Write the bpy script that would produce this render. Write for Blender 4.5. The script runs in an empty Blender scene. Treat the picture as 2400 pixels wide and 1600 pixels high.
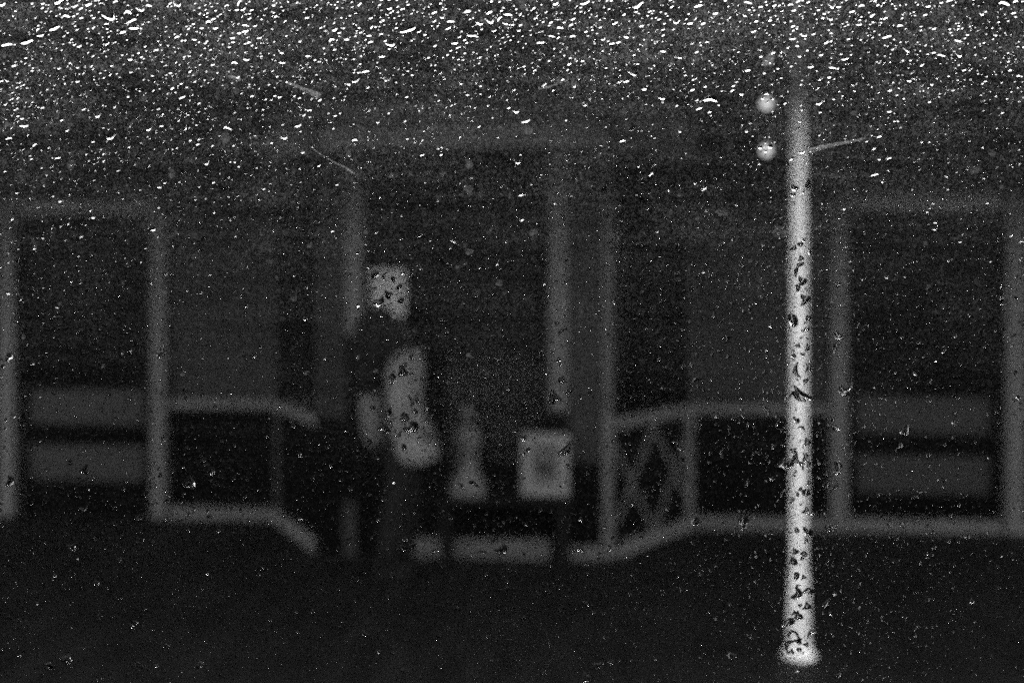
import bpy, bmesh, math, random
from mathutils import Vector, Matrix
R = math.radians
PI = math.pi

# ------------------------------------------------------------------ camera, sky, sun, exposure
sc = bpy.context.scene
COL = sc.collection
FP = 2333.0                      # focal length in photo pixels (35 mm on a 36 mm sensor)
CAM_Z = 2.0
PANE_Y = 0.5                     # the carriage window stands half a metre from the lens

cam_d = bpy.data.cameras.new('camera')
cam = bpy.data.objects.new('camera', cam_d)
COL.objects.link(cam)
cam.location = (0, 0, CAM_Z)
cam.rotation_euler = (R(90), 0, 0)
cam_d.lens = 35
cam_d.sensor_width = 36
cam_d.shift_y = -140 / 2400
cam_d.clip_start = 0.02
cam_d.clip_end = 500
cam_d.dof.use_dof = True
cam_d.dof.focus_distance = PANE_Y + 0.005
cam_d.dof.aperture_fstop = 4.5
sc.camera = cam

world = bpy.data.worlds.new('World')
sc.world = world
world.use_nodes = True
wn = world.node_tree
wn.nodes.clear()
sky = wn.nodes.new('ShaderNodeTexSky')
sky.sky_type = 'NISHITA'
sky.sun_disc = False
sky.sun_elevation = R(65)
sky.sun_rotation = R(0)
sky.air_density = 1.0
sky.dust_density = 4.0
bw = wn.nodes.new('ShaderNodeRGBToBW')
bg = wn.nodes.new('ShaderNodeBackground')
bg.inputs['Strength'].default_value = 0.15
wo = wn.nodes.new('ShaderNodeOutputWorld')
wn.links.new(sky.outputs[0], bw.inputs[0])
wn.links.new(bw.outputs[0], bg.inputs[0])
wn.links.new(bg.outputs[0], wo.inputs[0])

sun_d = bpy.data.lights.new('sun', 'SUN')
sun_d.energy = 0.6
sun_d.angle = R(14)
sun_d.color = (1, 1, 1)
sun = bpy.data.objects.new('sun', sun_d)
COL.objects.link(sun)
sun.rotation_euler = (R(-25), 0, 0)     # elevation 65 deg, from beyond the building

sc.view_settings.view_transform = 'Standard'
sc.view_settings.look = 'None'
sc.view_settings.gamma = 1
sc.view_settings.use_curve_mapping = False
sc.view_settings.exposure = 4.15
sc.render.engine = 'CYCLES'
sc.cycles.use_denoising = False
sc.cycles.filter_width = 2.0
sc.cycles.sampling_pattern = 'TABULATED_SOBOL'
sc.cycles.max_bounces = 14
sc.cycles.transmission_bounces = 12
sc.cycles.transparent_max_bounces = 12
sc.cycles.diffuse_bounces = 3
sc.cycles.caustics_refractive = False
sc.cycles.caustics_reflective = False
sc.cycles.sample_clamp_indirect = 8

# ------------------------------------------------------------------ helpers
def mat(name, col, rough=0.6, bump=0.0, scale=8.0, var=0.15, spec=0.4, stretch=None):
    """neutral grey surface with grain: the photograph is black and white"""
    m = bpy.data.materials.new(name)
    m.use_nodes = True
    nt = m.node_tree
    b = nt.nodes['Principled BSDF']
    tc = nt.nodes.new('ShaderNodeTexCoord')
    mp = nt.nodes.new('ShaderNodeMapping')
    if stretch:
        mp.inputs['Scale'].default_value = stretch
    n = nt.nodes.new('ShaderNodeTexNoise')
    n.inputs['Scale'].default_value = scale
    n.inputs['Detail'].default_value = 6
    cr = nt.nodes.new('ShaderNodeMapRange')
    cr.inputs['From Min'].default_value = 0.25
    cr.inputs['From Max'].default_value = 0.75
    cr.inputs['To Min'].default_value = col * (1 - var)
    cr.inputs['To Max'].default_value = col * (1 + var)
    nt.links.new(tc.outputs['Object'], mp.inputs[0])
    nt.links.new(mp.outputs[0], n.inputs['Vector'])
    nt.links.new(n.outputs['Fac'], cr.inputs['Value'])
    nt.links.new(cr.outputs[0], b.inputs['Base Color'])
    b.inputs['Roughness'].default_value = rough
    b.inputs['Specular IOR Level'].default_value = spec
    if bump:
        bp = nt.nodes.new('ShaderNodeBump')
        bp.inputs['Strength'].default_value = bump
        bp.inputs['Distance'].default_value = 0.01
        nt.links.new(n.outputs['Fac'], bp.inputs['Height'])
        nt.links.new(bp.outputs[0], b.inputs['Normal'])
    return m

M = {}
M['trim'] = mat('painted trim', 0.10, 0.5, 0.1, 12)
M['wall'] = mat('grey boarding', 0.031, 0.7, 0.2, 6, 0.2, spec=0.1, stretch=(6, 6, 0.6))
M['band'] = mat('grey band paint', 0.014, 0.6, 0.1, 9)
M['dark'] = mat('black recess paint', 0.003, 0.9, 0.0, 9, spec=0.0)
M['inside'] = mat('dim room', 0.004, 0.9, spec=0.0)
M['fascia'] = mat('fascia paint', 0.3, 0.6, 0.1, 7)
M['ground'] = mat('wet asphalt', 0.008, 0.6, 0.5, 3.2, 0.55, spec=0.10, stretch=(2.2, 0.5, 1))
M['canopy'] = mat('shade canopy boards', 0.3, 0.8, 0.1, 5)
M['white'] = mat('white column paint', 0.78, 0.45, 0.08, 9, 0.10)
M['coach'] = mat('dark coach paint', 0.03, 0.5)
M['coach_in'] = mat('dark coach lining', 0.008, 0.9, spec=0.0)
M['coat'] = mat('pale coat cloth', 0.16, 0.9, 0.3, 9, 0.3)
M['shawl'] = mat('black wool', 0.008, 0.95, 0.3, 60, spec=0.1)
M['trouser'] = mat('black trousers', 0.01, 0.9, 0.2, 60, spec=0.1)
M['skin'] = mat('skin', 0.05, 0.7, spec=0.1)
M['bag'] = mat('pale canvas', 0.10, 0.9, 0.3, 50)
M['bench'] = mat('black bench wood', 0.006, 0.8, 0.2, 20, spec=0.05)
M['urn'] = mat('pale stoneware', 0.075, 0.5, 0.1, 20)
M['lintel'] = mat('white lintel paint', 0.30, 0.6)
M['post'] = mat('grey post paint', 0.075, 0.6)
M['beam'] = mat('white beam paint', 0.85, 0.6)
M['board'] = mat('white frame paint', 0.17, 0.5)
M['boarddark'] = mat('grey picture print', 0.075, 0.6, 0, 14, 0.6)
M['paper'] = mat('notice paper', 0.38, 0.8, 0, 12, 0.05)
M['metal'] = mat('dark lamp metal', 0.05, 0.4)

def emis(name, s):
    m = bpy.data.materials.new(name)
    m.use_nodes = True
    nt = m.node_tree
    nt.nodes.clear()
    e = nt.nodes.new('ShaderNodeEmission')
    e.inputs['Strength'].default_value = s
    m.cycles.emission_sampling = 'NONE'
    o = nt.nodes.new('ShaderNodeOutputMaterial')
    nt.links.new(e.outputs[0], o.inputs[0])
    return m
M['bulb'] = emis('lit bulb', 0.075)

def glass(name, ior):
    m = bpy.data.materials.new(name)
    m.use_nodes = True
    nt = m.node_tree
    nt.nodes.clear()
    g = nt.nodes.new('ShaderNodeBsdfGlass')
    g.inputs['IOR'].default_value = ior
    g.inputs['Roughness'].default_value = 0
    o = nt.nodes.new('ShaderNodeOutputMaterial')
    nt.links.new(g.outputs[0], o.inputs[0])
    return m
M['glass'] = glass('window glass', 1.5)
M['water'] = glass('rain water', 1.333)

def clear_glass(name):
    """thin glazing that lets daylight into the room"""
    m = bpy.data.materials.new(name)
    m.use_nodes = True
    nt = m.node_tree
    nt.nodes.clear()
    t = nt.nodes.new('ShaderNodeBsdfTransparent')
    t.inputs[0].default_value = (0.8, 0.8, 0.8, 1)
    g = nt.nodes.new('ShaderNodeBsdfGlossy')
    g.inputs['Roughness'].default_value = 0.02
    f = nt.nodes.new('ShaderNodeFresnel')
    x = nt.nodes.new('ShaderNodeMixShader')
    o = nt.nodes.new('ShaderNodeOutputMaterial')
    nt.links.new(f.outputs[0], x.inputs[0])
    nt.links.new(t.outputs[0], x.inputs[1])
    nt.links.new(g.outputs[0], x.inputs[2])
    nt.links.new(x.outputs[0], o.inputs[0])
    return m
M['glazing'] = clear_glass('building glazing')

def link(name, me, m, parent=None, smooth=False):
    o = bpy.data.objects.new(name, me)
    COL.objects.link(o)
    if m is not None and not me.materials:
        me.materials.append(m)
    if smooth:
        me.polygons.foreach_set('use_smooth', [True] * len(me.polygons))
    if parent is not None:
        o.parent = parent
    return o

def from_bm(name, bm, m, parent=None, smooth=False):
    bmesh.ops.recalc_face_normals(bm, faces=bm.faces)
    me = bpy.data.meshes.new(name)
    bm.to_mesh(me)
    bm.free()
    return link(name, me, m, parent, smooth)

def empty(name, label, cat, loc=(0, 0, 0), rz=0, group=None):
    o = bpy.data.objects.new(name, None)
    COL.objects.link(o)
    o.location = loc
    o.rotation_euler = (0, 0, rz)
    tag(o, label, cat, group)
    return o

def tag(o, label=None, cat=None, group=None, kind=None):
    if label: o['label'] = label
    if cat: o['category'] = cat
    if group: o['group'] = group
    if kind: o['kind'] = kind
    return o

def box(bm, x0, x1, y0, y1, z0, z1):
    vs = [bm.verts.new(p) for p in ((x0, y0, z0), (x1, y0, z0), (x1, y1, z0), (x0, y1, z0),
                                    (x0, y0, z1), (x1, y0, z1), (x1, y1, z1), (x0, y1, z1))]
    for f in ((0, 3, 2, 1), (4, 5, 6, 7), (0, 1, 5, 4), (1, 2, 6, 5), (2, 3, 7, 6), (3, 0, 4, 7)):
        bm.faces.new([vs[i] for i in f])

def prism(bm, pts, z0, z1):
    lo = [bm.verts.new((x, y, z0)) for x, y in pts]
    hi = [bm.verts.new((x, y, z1)) for x, y in pts]
    n = len(pts)
    bm.faces.new(lo[::-1]); bm.faces.new(hi)
    for i in range(n):
        bm.faces.new((lo[i], lo[(i + 1) % n], hi[(i + 1) % n], hi[i]))

def bbox_part(name, m, parent, *b, bevel=0.0):
    bm = bmesh.new()
    box(bm, *b)
    if bevel:
        bmesh.ops.bevel(bm, geom=bm.edges[:], offset=bevel, segments=1, affect='EDGES')
    return from_bm(name, bm, m, parent)

def seg_part(name, m, parent, a, b, z0, z1, y_out, y_in, trim0=0.0, trim1=0.0):
    """a board along the plan line a-b; y_out/y_in are offsets away from/into the building"""
    A, B = Vector(a), Vector(b)
    d = (B - A).normalized()
    n = Vector((-d.y, d.x))            # points inwards for a line running left to right
    A = A + d * trim0
    B = B - d * trim1
    bm = bmesh.new()
    prism(bm, [A - n * y_out, B - n * y_out, B + n * y_in, A + n * y_in], z0, z1)
    return from_bm(name, bm, m, parent)

def lathe(name, prof, m, parent=None, seg=32, loc=(0, 0, 0)):
    bm = bmesh.new()
    rings = []
    for r, z in prof:
        rings.append([bm.verts.new((loc[0] + r * math.cos(2 * PI * i / seg), loc[1] + r * math.sin(2 * PI * i / seg), loc[2] + z)) for i in range(seg)])
    for a, b in zip(rings, rings[1:]):
        for i in range(seg):
            bm.faces.new((a[i], a[(i + 1) % seg], b[(i + 1) % seg], b[i]))
    bm.faces.new([bm.verts.new(v.co) for v in rings[0]][::-1]); bm.faces.new([bm.verts.new(v.co) for v in rings[-1]])
    return from_bm(name, bm, m, parent, True)

def loft(name, secs, m, parent=None, seg=24, wob=0.0, seed=1, caps=True):
    """secs: (cx, cy, z, rx, ry)"""
    rnd = random.Random(seed)
    ph = [rnd.uniform(0, 6) for _ in range(4)]
    bm = bmesh.new()
    rings = []
    for k, (cx, cy, z, rx, ry) in enumerate(secs):
        t = k / (len(secs) - 1)
        ring = []
        for i in range(seg):
            a = 2 * PI * i / seg
            w = 1 + wob * t * (math.sin(5 * a + ph[0]) + 0.6 * math.sin(8 * a + ph[1]))
            ring.append(bm.verts.new((cx + rx * w * math.cos(a), cy + ry * w * math.sin(a), z)))
        rings.append(ring)
    for a, b in zip(rings, rings[1:]):
        for i in range(seg):
            bm.faces.new((a[i], a[(i + 1) % seg], b[(i + 1) % seg], b[i]))
    if caps:
        bm.faces.new(rings[0][::-1]); bm.faces.new(rings[-1])
    return from_bm(name, bm, m, parent, True)

# ------------------------------------------------------------------ platform
bm = bmesh.new()
nx, ny = 40, 30
g = [[bm.verts.new((-40 + 80 * i / nx, 0.75 + 39.25 * (j / ny) ** 1.5, 0)) for i in range(nx + 1)] for j in range(ny + 1)]
for j in range(ny):
    for i in range(nx):
        bm.faces.new((g[j][i], g[j][i + 1], g[j + 1][i + 1], g[j + 1][i]))
tag(from_bm('platform_ground', bm, M['ground']), 'dark wet asphalt platform between the window and the building', kind='structure')
o = bbox_part('track_bed', M['ground'], None, -40, 40, -40, 0.75, -1.1, -1.0)
tag(o, 'dark track bed under the carriage', kind='structure')
o = bbox_part('platform_edge', M['ground'], None, -40, 40, 0.70, 0.748, -1.0, 0.004)
tag(o, 'platform edge stones', kind='structure')

# ------------------------------------------------------------------ station building (local frame: x along the front, y into it)
A_ROT = R(4.36)
D0 = 8.22
SA, CA = math.sin(A_ROT), math.cos(A_ROT)

def pu(px, yl=0.0):
    """local x where the sight line of photo column px meets the local plane y = yl"""
    k = (px - 1200) / FP
    t = (yl + D0 * CA) / (SA * k + CA)
    return CA * k * t - SA * (t - D0)

def depth(px, yl=0.0):
    k = (px - 1200) / FP
    return (yl + D0 * CA) / (SA * k + CA)

def pz(px, py, yl=0.0):
    return CAM_Z - (py - 660) / FP * depth(px, yl)

BLD = empty('station_building', 'dark low boarded building with a projecting bay front and pale rails round it', 'building', (0, D0, 0), -A_ROT)

TOP = 5.2
RAIL_T, RAIL_B = 1.015, 0.93
SILL = 0.105
LINT = 2.57

def wall_span(u0, u1, top=TOP):
    """boarded wall above a rail, black panel below, pale sill"""
    bbox_part('wall_panel', M['wall'], BLD, u0, u1, 0.0, 0.12, RAIL_T, top)
    bbox_part('rail', M['trim'], BLD, u0, u1, -0.045, 0.10, RAIL_B, RAIL_T - 0.002, bevel=0.006)
    bbox_part('lower_panel', M['dark'], BLD, u0, u1, 0.05, 0.12, SILL, RAIL_B)
    bbox_part('sill', M['trim'], BLD, u0, u1, -0.06, 0.10, 0.0, SILL - 0.002, bevel=0.006)

def post(u, w=0.135, y0=-0.075, z1=LINT + 0.14, z0=0.0):
    bbox_part('wall_panel', M['wall'], BLD, u - 0.0701, u + 0.0701, 0.001, 0.12, z1 + 0.001, TOP)
    return bbox_part('post', M['trim'], BLD, u - w / 2, u + w / 2, y0, 0.12, z0, z1, bevel=0.008)

def window_span(u0, u1, sill=False):
    """dark window over two grey bands in a black surround"""
    fr = bmesh.new()
    for b in ((u0, u0 + 0.05, 0.0, 0.06, 1.12, LINT), (u1 - 0.05, u1, 0.0, 0.06, 1.12, LINT),
              (u0 + 0.05, u1 - 0.05, 0.002, 0.058, LINT - 0.05, LINT), (u0 + 0.05, u1 - 0.05, 0.002, 0.058, 1.12, 1.17)):
        box(fr, *b)
    f = from_bm('window_frame', fr, M['dark'], BLD)
    bbox_part('pane', M['glazing'], f, u0 + 0.05, u1 - 0.05, 0.03, 0.036, 1.17, LINT - 0.05)
    bbox_part('lintel', M['lintel'], BLD, u0, u1, -0.02, 0.1, LINT, LINT + 0.13)
    bbox_part('wall_panel', M['wall'], BLD, u0, u1, 0.0, 0.12, LINT + 0.13, TOP)
    bbox_part('lower_panel', M['dark'], BLD, u0, u1, 0.06, 0.12, 0.0 if not sill else SILL, 1.12)
    m = 0.09
    bbox_part('band_board', M['band'], BLD, u0 + m, u1 - m, 0.02, 0.06, 0.78, 1.08, bevel=0.004)
    bbox_part('band_board', M['band'], BLD, u0 + m, u1 - m, 0.02, 0.06, 0.30, 0.60, bevel=0.004)
    if sill:
        bbox_part('sill', M['trim'], BLD, u0, u1, -0.05, 0.10, 0.0, SILL - 0.004, bevel=0.006)

uL2, uL1 = pu(27), pu(379)                # posts beside the left window
uJL, uJR = pu(652), pu(1613)              # where the bay meets the wall
uR1, uR2 = pu(1962), pu(2372)
window_span(uL2 + 0.07, uL1 - 0.07)
window_span(uR1 + 0.07, uR2 - 0.07, True)
for u in (uL2, uL1, uR1, uR2):
    post(u)
wall_span(uL1 + 0.07, uJL)
wall_span(uJR, uR1 - 0.07)
# the front goes on to both sides in the same rhythm
wall_span(uL2 - 1.4, uL2 - 0.07); post(uL2 - 1.47)
window_span(uL2 - 2.74, uL2 - 1.54); post(uL2 - 2.81)
wall_span(uL2 - 16, uL2 - 2.88)
wall_span(uR2 + 0.07, uR2 + 1.4); post(uR2 + 1.47)
window_span(uR2 + 1.54, uR2 + 2.74, True); post(uR2 + 2.81)
wall_span(uR2 + 2.88, uR2 + 16)

# bay
YF = -0.98
cJL, cJR = (uJL, 0.0), (uJR, 0.0)
cFL, cFR = (pu(757, YF), YF), (pu(1424, YF), YF)
BTOP = pz(1100, 352, YF)
FTOP = pz(1100, 238, YF)
mJR = pz(1600, 365, 0)
# bay corner and junction posts
bbox_part('beam', M['beam'], BLD, pu(757, YF), pu(1424, YF), YF - 0.125, YF - 0.085, BTOP + 0.001, BTOP + 0.14)
def bay_post(u, y, w, z0, z1, m='trim'):
    return bbox_part('post', M[m], BLD, u - w / 2, u + w / 2, y - w / 2, y + w / 2, z0, z1, bevel=0.008)
bay_post(cJL[0], cJL[1] + 0.02, 0.07, 0, BTOP, 'band')
bay_post(cJR[0], cJR[1] + 0.02, 0.075, RAIL_T, BTOP, 'band')
bay_post(cJR[0], cJR[1] - 0.01, 0.085, 0, RAIL_T - 0.001, 'trim')
bay_post(cFL[0], cFL[1], 0.075, RAIL_T, BTOP, 'wall')
bay_post(cFL[0], cFL[1], 0.07, 0, RAIL_T - 0.001, 'dark')
bay_post(cFR[0], cFR[1], 0.082, 0, RAIL_T + .05, 'trim')
bay_post(cFR[0], cFR[1], 0.078, RAIL_T + .051, BTOP, 'post')
# left cant: narrow glazed light over a plain panel
def cant(a, b, zr, lattice):
    L = (Vector(b) - Vector(a)).length
    seg_part('rail', M['trim'], BLD, a, b, RAIL_B, RAIL_T, 0.05, 0.04, 0.04, 0.045)
    seg_part('sill', M['trim'], BLD, a, b, 0, SILL, 0.06, 0.04, 0.04, 0.045)
    fr = bmesh.new()
    d = (Vector(b) - Vector(a)).normalized()
    n = Vector((-d.y, d.x))
    def bar(s0, s1, z0, z1, o, i):
        P, Q = Vector(a) + d * s0, Vector(a) + d * s1
        prism(fr, [P - n * o, Q - n * o, Q + n * i, P + n * i], z0, z1)
    bar(0.045, 0.085, RAIL_T, BTOP, 0.02, 0.02); bar(L - 0.09, L - 0.05, RAIL_T, BTOP, 0.02, 0.02)
    bar(0.085, L - 0.09, BTOP - 0.05, BTOP, 0.018, 0.018)
    f = from_bm('window_frame', fr, M['dark'], BLD)
    seg_part('pane', M['glazing'], f, a, b, RAIL_T + 0.002, BTOP - 0.05, 0.003, 0.003, 0.085, 0.09)
    seg_part('lower_panel', M['dark'], BLD, a, b, SILL, RAIL_B, 0.0, 0.03, 0.045, 0.045)
    if lattice:
        # crossing slats: two diamonds wide as seen from the front
        z0, z1 = SILL + 0.0, RAIL_B - 0.0
        s0, s1 = 0.05, L - 0.05
        def slat(sa, za, sb, zb, off):
            w = 0.023
            dx, dz = sb - sa, zb - za
            l = math.hypot(dx, dz)
            qx, qz = -dz / l * w, dx / l * w
            bm = bmesh.new()
            pts = [(sa + qx, za + qz), (sa - qx, za - qz), (sb - qx, zb - qz), (sb + qx, zb + qz)]
            vo, vi = [], []
            for s, z in pts:
                z = min(max(z, z0), z1)
                s = min(max(s, s0), s1)
                P = Vector(a) + d * s
                o1, i1 = P - n * (off + 0.018), P - n * off
                vo.append(bm.verts.new((o1.x, o1.y, z))); vi.append(bm.verts.new((i1.x, i1.y, z)))
            bm.faces.new(vo); bm.faces.new(vi[::-1])
            for i in range(4):
                bm.faces.new((vo[i], vo[(i + 1) % 4], vi[(i + 1) % 4], vi[i]))
            from_bm('slat', bm, M['trim'], BLD)
        w = s1 - s0
        zm = (z0 + z1) / 2
        h = (z1 - z0)
        q = w / 4
        # W above, M below
        slat(s0, z1 - 0.12, s0 + q * 2, z0, 0.004)
        slat(s0 + q * 2, z1, s1, z0 + 0.14, 0.004)
        slat(s0, z0 + 0.14, s0 + q * 2, z1, 0.026)
        slat(s0 + q * 2, z0, s1, z1 - 0.12, 0.026)
cant(cJL, cFL, 0, False)
cant(cFR, cJR, 0, True)

def F(px): return pu(px, YF)
# front of the bay: two pillars, plain panels outside them, glazing between
bbox_part('pillar', M['trim'], BLD, F(814), F(855), YF - 0.06, YF + 0.06, 1.60, BTOP, bevel=0.008)
bbox_part('pillar', M['trim'], BLD, F(1287), F(1331), YF - 0.06, YF + 0.06, 1.06, BTOP, bevel=0.008)
bbox_part('pillar_foot', M['dark'], BLD, F(816), F(853), YF - 0.05, YF + 0.05, 0.40, 1.598)
bbox_part('pillar_foot', M['wall'], BLD, F(809), F(838), YF - 0.05, YF + 0.05, 0.0, 0.398)
bbox_part('pillar_foot', M['dark'], BLD, F(1289), F(1329), YF - 0.05, YF + 0.05, 0.40, 1.058)
bbox_part('pillar_foot', M['band'], BLD, F(1306), F(1333), YF - 0.05, YF + 0.05, 0.0, 0.398)
bbox_part('wall_panel', M['wall'], BLD, cFL[0] + 0.04, F(814), YF - 0.02, YF + 0.04, RAIL_T, BTOP)
bbox_part('wall_panel', M['wall'], BLD, F(1331), cFR[0] - 0.045, YF - 0.02, YF + 0.04, 0.7, BTOP)
bbox_part('lower_panel', M['dark'], BLD, cFL[0] + 0.04, F(814), YF - 0.018, YF + 0.04, SILL, RAIL_T)
bbox_part('lower_panel', M['dark'], BLD, F(1331), cFR[0] - 0.045, YF - 0.018, YF + 0.04, SILL, 0.7)
bbox_part('sill', M['dark'], BLD, cFL[0] + 0.04, F(808), YF - 0.03, YF + 0.03, 0, SILL - 0.001)
bbox_part('sill', M['trim'], BLD, F(1335), cFR[0] - 0.045, YF - 0.07, YF + 0.03, 0, SILL, bevel=0.006)
bbox_part('sill', M['trim'], BLD, F(916), F(1289), YF - 0.07, YF + 0.03, 0, 0.14, bevel=0.006)
bbox_part('lower_panel', M['dark'], BLD, F(855), F(1287), YF, YF + 0.04, 0.0, 0.619)
fr = bmesh.new()
for b in ((F(855), F(855) + 0.04, YF, YF + 0.05, 0.62, BTOP), (F(1287) - 0.04, F(1287), YF, YF + 0.05, 0.62, BTOP),
          (F(855) + 0.04, F(1287) - 0.04, YF, YF + 0.05, BTOP - 0.05, BTOP), (F(855) + 0.04, F(1287) - 0.04, YF, YF + 0.05, 0.62, 0.67)):
    box(fr, *b)
f = from_bm('window_frame', fr, M['dark'], BLD)
bbox_part('pane', M['glazing'], f, F(855) + 0.04, F(1287) - 0.04, YF + 0.02, YF + 0.026, 0.67, 2.50)
bbox_part('reflection_blank', M['dark'], BLD, F(855) + 0.041, F(1287) - 0.041, YF + 0.01, YF + 0.04, 2.50, BTOP - 0.051)  # added black sheet instead of upper glass, so no sky strip mirrors here
# fascia round the bay, its flat roof, wall above
for a_, b_ in ((cJL, cFL), (cFL, cFR), (cFR, cJR)):
    seg_part('fascia', M['fascia'], BLD, a_, b_, BTOP, FTOP, 0.09, 0.06, 0.0, 0.0)
bm = bmesh.new()
prism(bm, [(cJL[0] - 0.12, -0.002), (cFL[0] - 0.09, YF - 0.12), (cFR[0] + 0.09, YF - 0.12), (cJR[0] + 0.12, -0.002)], FTOP + 0.002, FTOP + 0.07)
from_bm('bay_roof', bm, M['band'], BLD)
bbox_part('wall_panel', M['wall'], BLD, uJL, uJR, 0.0, 0.12, FTOP + 0.08, TOP)
bbox_part('cornice', M['band'], BLD, uL2 - 16, uR2 + 16, -0.07, -0.003, 4.0, 4.14)
# the dim room behind
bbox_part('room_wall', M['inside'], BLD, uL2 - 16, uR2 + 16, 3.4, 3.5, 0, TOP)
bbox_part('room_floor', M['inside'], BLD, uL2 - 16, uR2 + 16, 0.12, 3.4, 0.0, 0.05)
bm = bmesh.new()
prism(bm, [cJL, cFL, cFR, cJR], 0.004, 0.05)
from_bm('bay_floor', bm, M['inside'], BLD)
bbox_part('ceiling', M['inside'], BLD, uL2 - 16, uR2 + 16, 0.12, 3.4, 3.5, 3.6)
for u in (uL2 - 16, uR2 + 15.9):
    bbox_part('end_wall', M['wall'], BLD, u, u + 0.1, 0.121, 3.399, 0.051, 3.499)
# counter seen dimly through the glazing
bbox_part('counter', M['post'], BLD, F(960), F(1250), 0.9, 1.3, 0.05, 1.35)

# ------------------------------------------------------------------ shading canopy (added, out of view), column, lamps
CE = (3.6, 3.10)  # edge of the added canopy, set to dim column top and building
SL = 0.325
bm = bmesh.new()
sec = [(CE[0], CE[1]), (9.3, CE[1] + (9.3 - CE[0]) * SL), (9.3, CE[1] + (9.3 - CE[0]) * SL + 0.15), (CE[0], CE[1] + 0.15)]
a = [bm.verts.new((-18, y, z)) for y, z in sec]
b = [bm.verts.new((18, y, z)) for y, z in sec]
bm.faces.new(a); bm.faces.new(b[::-1])
for i in range(4):
    bm.faces.new((a[i], a[(i + 1) % 4], b[(i + 1) % 4], b[i]))
cp = from_bm('shade_canopy', bm, M['canopy'])
tag(cp, 'unseen canopy added over the platform to shade the column top and building', kind='structure')

CY = 2 * FP / (1534 - 660)
CX = (1872 - 1200) / FP * CY
CTOP = CE[1] + (CY - CE[0]) * SL - 0.03
col = empty('platform_column', 'tall white round column with a flared foot, brightest thing outside the window', 'column', (CX, CY, 0))
lathe('column_base', [(0.088, 0), (0.088, 0.008), (0.072, 0.022), (0.060, 0.05), (0.056, 0.10), (0.053, 0.33), (0.047, 0.44), (0.0425, 0.46)], M['white'], col)
lathe('shaft', [(0.0420, 0.461), (0.0420, 2.0), (0.041, CTOP)], M['white'], col)

LX = (1794 - 1200) / FP * CY
lamp = empty('twin_lamp', 'pair of small lit round lamps, one above the other, left of the white column top', 'lamp', (LX, CY - 0.02, 2.70))
for z in (0.0, 0.25):
    s = lathe('lamp_shade', [(0.012, 0.052), (0.03, 0.05), (0.044, 0.034), (0.046, 0.018), (0.040, 0.018), (0.01, 0.045)], M['metal'], lamp, 20, (0, 0, z))
    bl = lathe('bulb', [(0.004, -0.024), (0.016, -0.020), (0.025, -0.008), (0.026, 0.004), (0.016, 0.02), (0.006, 0.03)], M['bulb'], s, 16, (0, 0, z))
    bbox_part('bracket', M['metal'], lamp, 0.01, CX - LX - 0.05, -0.008, 0.008, z + 0.046, z + 0.060)

# ------------------------------------------------------------------ things in front of the bay
def world_at(px, D): return ((px - 1200) / FP * D, D)
def zz(py, D): return CAM_Z - (py - 660) / FP * D

# bench
BD = 6.95
bx0, bx1 = (1025 - 1200) / FP * BD, (1345 - 1200) / FP * BD
BH = zz(1163, BD)
bench = empty('bench', 'low black slatted bench under the middle window of the bay', 'bench', ((bx0 + bx1) / 2, BD, 0), -A_ROT)
hw = (bx1 - bx0) / 2
for k in range(4):
    bbox_part('slat', M['bench'], bench, -hw, hw, -0.18 + k * 0.095, -0.18 + k * 0.095 + 0.08, BH - 0.03, BH, bevel=0.004)
for s in (-1, 1):
    lg = bmesh.new()
    box(lg, s * (hw - 0.07) - 0.03, s * (hw - 0.07) + 0.03, -0.16, -0.12, 0, BH - 0.032)
    box(lg, s * (hw - 0.07) - 0.03, s * (hw - 0.07) + 0.03, 0.13, 0.17, 0, BH - 0.032)
    box(lg, s * (hw - 0.07) - 0.025, s * (hw - 0.07) + 0.025, -0.118, 0.128, BH - 0.09, BH - 0.034)
    from_bm('leg', lg, M['bench'], bench)

# hourglass urn
ux, uy = world_at(1096, BD)
urn = empty('urn', 'pale hourglass-shaped lidded urn standing on the black bench', 'urn', (ux, uy, BH))
s = BD / FP
lathe('urn_body', [(0.02, 0), (45 * s, 0.002), (46 * s, 15 * s), (40 * s, 38 * s), (27 * s, 66 * s), (22 * s, 85 * s), (26 * s, 110 * s), (33 * s, 135 * s), (31 * s, 152 * s), (14 * s, 168 * s), (6 * s, 176 * s)], M['urn'], urn, 28)
lathe('urn_knob', [(5 * s, 176.5 * s), (12 * s, 182 * s), (17 * s, 194 * s), (15 * s, 207 * s), (5 * s, 214 * s)], M['post'], urn, 20)

# framed board
fx0, fx1 = (1222 - 1200) / FP * (BD + .03), (1334 - 1200) / FP * (BD + .03)
fw = (fx1 - fx0) / 2
fh = zz(1018, BD) - BH
fb = empty('framed_board', 'white framed square board with a dark smudge in its middle, leaning on the bench', 'framed board', ((fx0 + fx1) / 2, BD + 0.03, BH), -A_ROT)
fb.rotation_euler = (R(-6), 0, -A_ROT)
t_ = 0.075
fm = bmesh.new()
for b in ((-fw, -fw + t_, -0.015, 0.015, 0.0, fh), (fw - t_, fw, -0.015, 0.015, 0.0, fh),
          (-fw + t_, fw - t_, -0.014, 0.014, 0.0, t_), (-fw + t_, fw - t_, -0.014, 0.014, fh - t_, fh)):
    box(fm, *b)
from_bm('frame', fm, M['board'], fb)
bbox_part('board', M['boarddark'], fb, -fw + t_, fw - t_, -0.004, 0.008, t_, fh - t_)
bm = bmesh.new()
n = 18
rr = random.Random(4)
pts = [((0.02 + 0.035 * rr.random()) * math.cos(2 * PI * i / n) * 1.3, (0.02 + 0.035 * rr.random()) * math.sin(2 * PI * i / n)) for i in range(n)]
lo = [bm.verts.new((x, -0.0045, fh / 2 - 0.02 + z)) for x, z in pts]
hi = [bm.verts.new((x, -0.012, fh / 2 - 0.02 + z)) for x, z in pts]
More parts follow.
